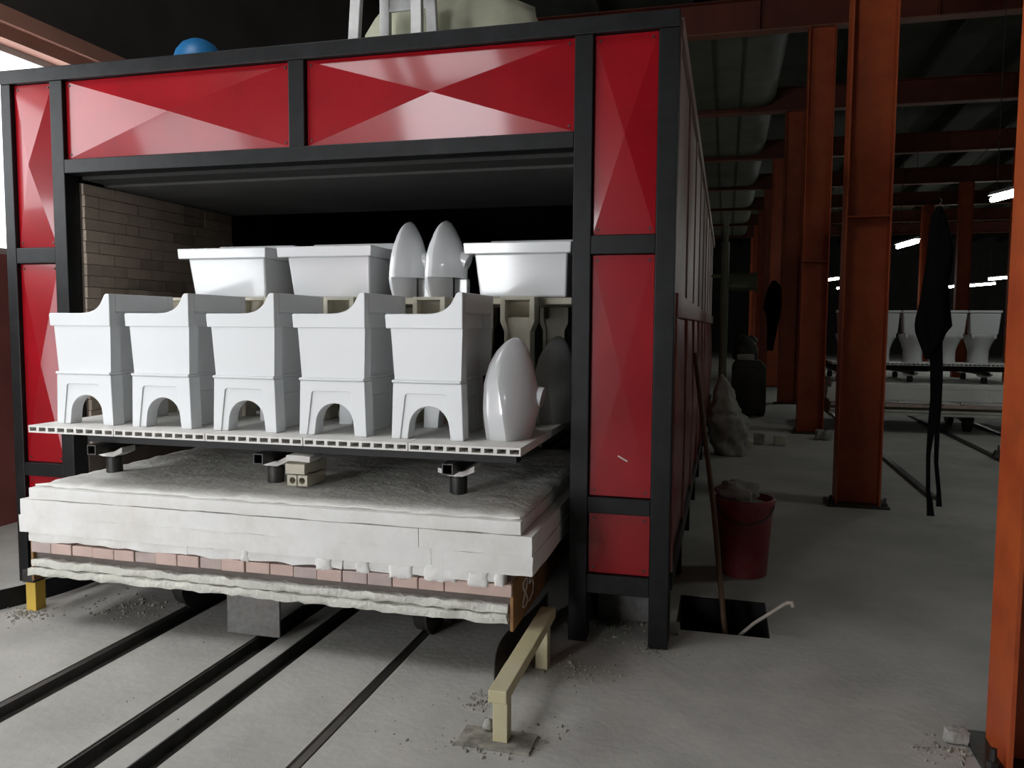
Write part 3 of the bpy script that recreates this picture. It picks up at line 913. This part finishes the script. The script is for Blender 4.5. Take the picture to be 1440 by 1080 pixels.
tag(o, 'black curved steel strip at the left photo edge beside the yellow post', 'steel strip')
o = obj('hanging_plate', MB().rough(-2.20, -1.90, -.40, -.388, .012, .262, .06, .0015, 9, 4), 'grey_plate', base=(-2.05, -.394, .012))
tag(o, 'grey galvanised steel plate hanging under the kiln car front', 'steel plate')

# ------------------------------------------------------------------ things on top of the kiln
st = thing('plastic_stool', 'white plastic stool standing on the kiln roof edge', 'stool', (-1.55, .35, KH), None)
for (x, y) in ((-1.735, .16), (-1.37, .16), (-1.70, .50), (-1.40, .50)):
    s = 1 if x < -1.55 else -1
    sy = 1 if y < .3 else -1
    mb = MB().frustum((x - .03, x + .03, y - .02, y + .02), KH, (x - .03 + .015 * s, x + .03 + .015 * s, y - .02 + .03 * sy, y + .02 + .03 * sy), KH + .43)
    obj('leg', mb, 'plastic', st, bevel=.004)
obj('seat', MB().frustum((-1.75, -1.35, .14, .52), KH + .43, (-1.73, -1.37, .16, .50), KH + .46), 'plastic', st, bevel=.01)
obj('apron_panel', MB().box(-1.69, -1.41, .185, .20, KH + .30, KH + .43), 'plastic', st)
obj('apron_panel', MB().box(-1.69, -1.41, .46, .475, KH + .30, KH + .43), 'plastic', st)
def blob(name, label, cat, mt, c, rx, ry, rz, seed, amp=.2, base_flat=True, n=28, K=16, group=None, power=1.0):
    rings = []
    for k in range(K + 1):
        ph = -math.pi / 2 + math.pi * k / K
        rg = []
        for i in range(n):
            th = 2 * math.pi * i / n
            d = Vector((math.cos(ph) * math.cos(th), math.cos(ph) * math.sin(th), math.sin(ph)))
            s = 1 + amp * noise.noise(d * 1.6 + Vector((seed, seed * 2, 0))) + amp * .5 * noise.noise(d * 4.5 + Vector((0, seed, 3)))
            p = Vector((d.x * rx * s, d.y * ry * s, d.z * rz * s))
            if base_flat: p.z = max(p.z, -rz * .62)
            rg.append((c[0] + p.x, c[1] + p.y, c[2] + p.z + (rz * .62 if base_flat else 0)))
        rings.append(rg)
    o = obj(name, MB().rings(rings), mt, smooth=80, base=tuple(c))
    return tag(o, label, cat, group)
blob('bulging_sack', 'big pale cream sack lying behind the stool on the kiln roof', 'sack', 'sack_top', (-1.43, .90, KH), .56, .30, .36, 2, .18)
dm = thing('blue_dome', 'blue rounded dome lying on the left of the kiln roof', 'helmet', (-3.03, .62, KH))
obj('shell', MB().lathe([(.155, KH + .13), (.15, KH + .19), (.135, KH + .235), (.10, KH + .28), (.055, KH + .305), (.01, KH + .31)], (-3.03, .62), 24), 'blue', dm, smooth=60)
obj('brim', MB().lathe([(.155, KH), (.16, KH + .0), (.17, KH + .12), (.155, KH + .13)], (-3.03, .62), 24), 'blue', dm, smooth=60)

# ------------------------------------------------------------------ things on the floor right of the kiln
bk = thing('red_bucket', 'dirty red bucket filled with a stone beside the kiln', 'bucket', (.385, 1.42, 0))
obj('shell', MB().lathe([(.135, 0), (.15, .004), (.165, .25), (.178, .46), (.190, .465), (.190, .495), (.178, .50), (.172, .495), (.158, .25), (.14, .02), (.01, .02)], (.385, 1.42), 28), 'bucket', bk, smooth=50)
hp = [(.385 + .185 * math.cos(a), 1.42 + .03 - .20 * math.sin(a) * .5, .47 - .10 * math.sin(a)) for a in [math.pi * i / 14 for i in range(15)]]
obj('handle', MB().tube([(p[0], p[1] - .16 * math.sin(math.pi * i / 14), p[2]) for i, p in enumerate(hp)], .005, 6), 'steel_dark', bk)
obj('filling', MB().lathe([(.168, .44), (.15, .462), (.01, .468)], (.385, 1.42), 20), 'stone', bk)
blob('grey_stone', 'rough grey lump lying in the red bucket', 'stone', 'stone', (.345, 1.44, .472), .13, .12, .085, 4, .35)
o = obj('leaning_pole', MB().tube([(.30, .42, -.25), (.20, .75, .55), (.055, 1.30, 1.42)], .016, 10), 'wood', smooth=60, base=(.30, .42, -.25))
tag(o, 'long brown wooden pole leaning from the floor pit to the kiln side', 'pole')
o = thing('pale_stick', 'thin pale stick jutting out of the dark floor pit', 'stick', (.36, .33, 0))
obj('shaft', MB().tube([(.28, .42, -.12), (.42, .36, .05), (.575, .30, .195)], .009, 8), 'stick', o, smooth=60)
obj('hook', MB().tube([(.575, .30, .195), (.60, .295, .20), (.605, .295, .18)], .012, 8), 'stick', o, smooth=60)
loose('floor_block', 'small pale block at the left edge of the floor pit', 'block', 'stone', (-.03, .05, .22, .29, 0, .05), 9)
loose('brick_offcut', 'small pale brick nearest the crumpled sack', 'brick', 'prop', (.50, .62, 6.95, 7.08, 0, .11), 1, grp='loose bricks by the sack')
loose('brick_offcut', 'small brown-grey brick in the middle of three by the sack', 'brick', 'stone', (.64, .78, 7.35, 7.48, 0, .15), 2, grp='loose bricks by the sack')
loose('brick_offcut', 'small pale brick farthest right of three by the sack', 'brick', 'prop', (.90, 1.05, 7.32, 7.46, 0, .14), 3, grp='loose bricks by the sack')
loose('rubble_lump', 'dark rubble lump with holes at the foot of the reddish column', 'rubble', 'stone', (1.50, 1.72, 8.05, 8.2, 0, .13), 8, amp=.03)
# crumpled sack leaning on the kiln
sk = []
PR = [(0, .17, .34), (.10, .20, .33), (.22, .22, .28), (.36, .25, .26), (.46, .24, .25), (.52, .17, .24), (.56, .19, .22), (.66, .15, .22), (.80, .11, .20), (.92, .06, .19), (1.0, .015, .18)]
for k in range(41):
    u = k / 40
    for (a0, r0, c0), (a1, r1, c1) in zip(PR, PR[1:]):
        if u <= a1 + 1e-6:
            f = (u - a0) / (a1 - a0)
            rx, cx = r0 + (r1 - r0) * f, c0 + (c1 - c0) * f
            break
    rg = []
    for i in range(44):
        th = 2 * math.pi * i / 44
        q = Vector((math.cos(th), math.sin(th), u * 3.2))
        s_ = 1 + .32 * noise.noise(q * 1.5) + .22 * abs(noise.noise(q * 4.1)) + .10 * noise.noise(q * 9)
        rg.append((max(.03, cx + .02 + rx * s_ * math.cos(th)), 6.35 + rx * .8 * s_ * math.sin(th), u * 1.0))
    sk.append(rg)
o = obj('crumpled_sack', MB().rings(sk), 'sack', smooth=80, base=(.22, 6.35, 0))
tag(o, 'crumpled dusty white sack leaning upright against the kiln side', 'sack')
# machine with a pile behind the sack
mc = thing('machine_cabinet', 'dark greenish cabinet with clutter standing far back by the kiln', 'machine', (.65, 11.3, 0))
obj('body', MB().box(.36, .95, 10.9, 11.7, .06, .86), 'machine', mc, bevel=.02)
obj('top', MB().frustum((.36, .95, 10.9, 11.7), .86, (.42, .85, 11.0, 11.6), .98), 'machine', mc, bevel=.01)
for fx in (.42, .89):
    obj('foot', MB().box(fx - .04, fx + .04, 10.95, 11.65, 0, .06), 'machine', mc)
obj('door_panel', MB().box(.42, .88, 10.885, 10.9, .12, .78), 'machine', mc, bevel=.004)
loose('pale_block', 'pale grey block lying on the dark far cabinet', 'block', 'sack', (.44, .74, 11.05, 11.3, .985, 1.09), 4)
blob('rag_heap', 'heap of dark rags on the dark far cabinet', 'rags', 'machine', (.60, 11.52, .98), .22, .13, .30, 9, .4)
pp = thing('vent_pipe', 'pale green vertical pipe rising beside the far kiln end', 'pipe', (.20, 9.2, 0))
obj('riser', MB().lathe([(.06, 0), (.06, 2.9), (.04, 2.9), (.04, 3.3)], (.20, 9.2), 16), 'pipe', pp, smooth=50)
obj('elbow_duct', MB().tube([(.20, 9.5, 2.30), (.68, 9.5, 2.30)], .14, 18), 'pipe', pp, smooth=50)
obj('flange', MB().tube([(.66, 9.5, 2.30), (.70, 9.5, 2.30)], .17, 18), 'pipe', pp, smooth=50)
obj('bracket', MB().box(.0, .2, 9.18, 9.24, 2.35, 2.40), 'pipe', pp)

# cloth helper: folded hanging garment lofted from outlines
def garment(name, label, pts, y, th, seed, mt='cloth', straps=()):
    t = thing(name, label, 'apron' if straps else 'clothes', (pts[0][0], y, pts[0][2]))
    rings = []
    for (xl, xr, z) in pts:
        rg = []
        n = 36
        for i in range(n):
            a = 2 * math.pi * i / n
            cx = (xl + xr) / 2 + (xr - xl) / 2 * math.copysign(abs(math.cos(a)) ** .8, math.cos(a))
            w = .6 + .7 * noise.noise(Vector((cx * 22, z * 1.6, seed)))
            rg.append((cx, y + math.sin(a) * th * (.5 + w * .6) + .02 * noise.noise(Vector((cx * 14, z * 2, seed + 4))), z))
        rings.append(rg)
    rings.reverse()
    obj('cloth', MB().rings(rings), mt, t, smooth=70)
    for s in straps:
        mb = MB()
        L = []
        for (x, z, hw) in s:
            yy = y + .01 * math.sin(z * 9)
            L.append([(x - hw, yy - .003, z), (x + hw, yy - .003, z), (x + hw, yy + .003, z), (x - hw, yy + .003, z)])
        obj('strap', MB().rings(L[::-1]), mt, t)
    return t
# black apron hung from a wire between the two nearest columns (pixel outline scaled to its own distance)
AY = .95
def ax(u, v):
    d = Fv + R2 * ((u - 720) / FPX) - U2 * ((v - 540) / FPX)
    k = (AY - CAMP.y) / d.y
    q = CAMP + d * k
    return q.x, q.z
AP = []
for (ul, ur, v) in ((1318, 1324, 291), (1310, 1330, 302), (1306, 1336, 330), (1304, 1341, 352), (1302, 1340, 370), (1297, 1334, 400), (1293, 1335, 425), (1287, 1338, 448), (1286, 1339, 458), (1287, 1331, 468), (1293, 1324, 484), (1299, 1310, 498), (1302, 1306, 505)):
    xl, z = ax(ul, v)
    xr, _ = ax(ur, v)
    AP.append((xl, xr, z))
def sp(pl):
    o = []
    for u, v, w_ in pl:
        x, z = ax(u, v)
        o.append((x, z, w_ / 2 * (AY - CAMP.y) / FPX))
    return o
ap = garment('black_apron', 'black apron with two long straps hanging between the orange columns', AP, AY, .045, 3,
             straps=(sp([(1311, 470, 7), (1312, 520, 7), (1313, 560, 9), (1310, 600, 9), (1306, 640, 5), (1305, 690, 5), (1307, 705, 7), (1308, 725, 9)]),
                     sp([(1321, 470, 8), (1321, 520, 8), (1319, 560, 8), (1318, 600, 6), (1317, 650, 5), (1320, 690, 5), (1320, 712, 7)])))
xh, zh = ax(1321, 287)
o = thing('hanging_wire', 'thin dark wire strung between two orange columns holding the apron', 'wire', (xh, AY, zh))
obj('wire', MB().tube([(1.26, -.55, zh + .1), (xh, AY, zh + .03), (1.588, 3.70, zh + .12)], .0015, 5), 'cloth', o)
obj('hook', MB().tube([(xh, AY, zh + .035), (xh + .012, AY, zh + .02), (xh, AY, zh - .02)], .004, 6), 'steel_dark', o)
garment('dark_clothes', 'dark clothes hanging on the dark red column behind', [(1.12, 1.20, 2.52), (1.06, 1.30, 2.40), (1.00, 1.32, 2.2), (.96, 1.32, 1.95), (1.02, 1.30, 1.85), (1.05, 1.25, 1.55), (1.05, 1.20, 1.25), (1.06, 1.18, 1.10)], 13.38, .06, 9)

# ------------------------------------------------------------------ far kiln car with toilets
FX, FY = 5.075, 9.80
CAR2, EP2 = kiln_car(FX, FY, 'far kiln car carrying a row of white toilets, behind the orange columns', near=False)
batts(FX, FY, 1.025, 'far kiln car', rows=(-.56,))
def toilet(loc, label):
    t = thing('toilet', label, 'toilet', loc, 'toilets on the far kiln car')
    x, y, z = loc
    def ov(cx, cy, a, b, zz, n=28): return [(x + cx + a * math.copysign(abs(math.cos(2 * math.pi * i / n)) ** .8, math.cos(2 * math.pi * i / n)), y + cy + b * math.copysign(abs(math.sin(2 * math.pi * i / n)) ** .8, math.sin(2 * math.pi * i / n)), z + zz) for i in range(n)]
    b = MB().rings([ov(0, .32, .135, .26, 0), ov(0, .32, .125, .25, .06), ov(0, .31, .125, .25, .18), ov(0, .30, .155, .28, .27), ov(0, .28, .19, .30, .345), ov(0, .28, .20, .31, .37), ov(0, .28, .20, .31, .40), ov(0, .26, .15, .22, .402), ov(0, .26, .12, .18, .33)])
    obj('bowl', b, 'ceramic', t, smooth=50)
    obj('tank', MB().frustum((x - .185, x + .185, y + .02, y + .20), z + .40, (x - .21, x + .21, y + .0, y + .20), z + .70), 'ceramic', t, smooth=40, bevel=.02, segs=3)
    obj('tank_lid', MB().box(x - .22, x + .22, y - .01, y + .21, z + .70, z + .735), 'ceramic', t, smooth=40, bevel=.008)
    obj('shelf_neck', MB().box(x - .17, x + .17, y + .02, y + .22, z + .34, z + .41), 'ceramic', t, smooth=40, bevel=.02)
    return t
TL = ['leftmost white toilet on the far car, hidden by the orange column', 'second white toilet from left on the far car, at the column edge',
      'third white toilet on the far car, left of the black apron', 'fourth white toilet on the far car, right behind the black apron', 'rightmost white toilet on the far kiln car']
TXS = (2.10, 2.56, 3.02, 3.475, 3.925)
t0 = toilet((TXS[0], 9.33, ZP), TL[0])
t0.scale = (1.0, 1.0, 1.07)
for i in range(1, 5): dup(t0, (TXS[i], 9.33, ZP), TL[i])

tt = thing('track_stop', 'small dark track stop bolted on the far rail', 'track stop', (3.46, 6.9, .035))
obj('block', MB().frustum((3.40, 3.52, 6.85, 6.97), .035, (3.43, 3.49, 6.88, 6.94), .12), 'steel_dark', tt)
obj('pin', MB().lathe([(.012, .12), (.012, .18)], (3.46, 6.91), 8), 'steel_dark', tt)

# ------------------------------------------------------------------ rubble grains (countless)
def grains(name, label, spots, seed):
    rr = random.Random(seed)
    mb = MB()
    for (cx, cy, sx, sy, n, s0_, s1_) in spots:
        for _ in range(n):
            x, y = rr.gauss(cx, sx), rr.gauss(cy, sy)
            if any(a - .02 < x < b + .02 for a, b in G): continue
            if PX0 - .02 < x < PX1 + .02 and PY0 - .02 < y < PY1 + .02: continue
            s = rr.uniform(s0_, s1_)
            a = rr.uniform(0, 6.28)
            pts = [(x + s * math.cos(a + k * 1.571) * rr.uniform(.7, 1.2), y + s * math.sin(a + k * 1.571) * rr.uniform(.7, 1.2)) for k in range(4)]
            mb.add([(p[0], p[1], 0) for p in pts] + [(x, y, s * rr.uniform(.6, 1.2))], [(0, 1, 4), (1, 2, 4), (2, 3, 4), (3, 0, 4), (3, 2, 1, 0)])
    o = obj(name, mb, 'debris')
    o['kind'] = 'stuff'
    tag(o, label, 'rubble')
grains('rubble_grains', 'scattered crumbs and grit on the concrete floor by rails and posts',
       [(-.72, -.75, .04, .06, 90, .004, .012), (-.62, -1.12, .09, .03, 40, .004, .014), (-.45, -.95, .1, .06, 20, .004, .014), (-.42, -.35, .12, .08, 90, .004, .012),
        (-.9, -.8, .2, .2, 40, .002, .006), (-.05, -.02, .06, .04, 60, .004, .012), (1.08, -.68, .08, .06, 60, .004, .016), (-3.4, -.45, .08, .05, 120, .004, .012),
        (-3.0, -.2, .15, .1, 90, .004, .014), (-1.95, -1.1, 1.0, .6, 90, .002, .006), (-.3, .25, .1, .08, 120, .005, .016), (.6, -1.5, .6, .8, 40, .002, .006)], 21)
loose('floor_lump', 'small grey lump of mortar near the foot of the guard rail', 'rubble', 'stone', (-.645, -.605, -1.02, -.98, .012, .05), 12, amp=.008, step=.012)
loose('floor_lump', 'dark lump lying at the foot of the nearest orange column', 'rubble', 'stone', (1.10, 1.18, -.62, -.55, 0, .06), 13, amp=.012, step=.02)
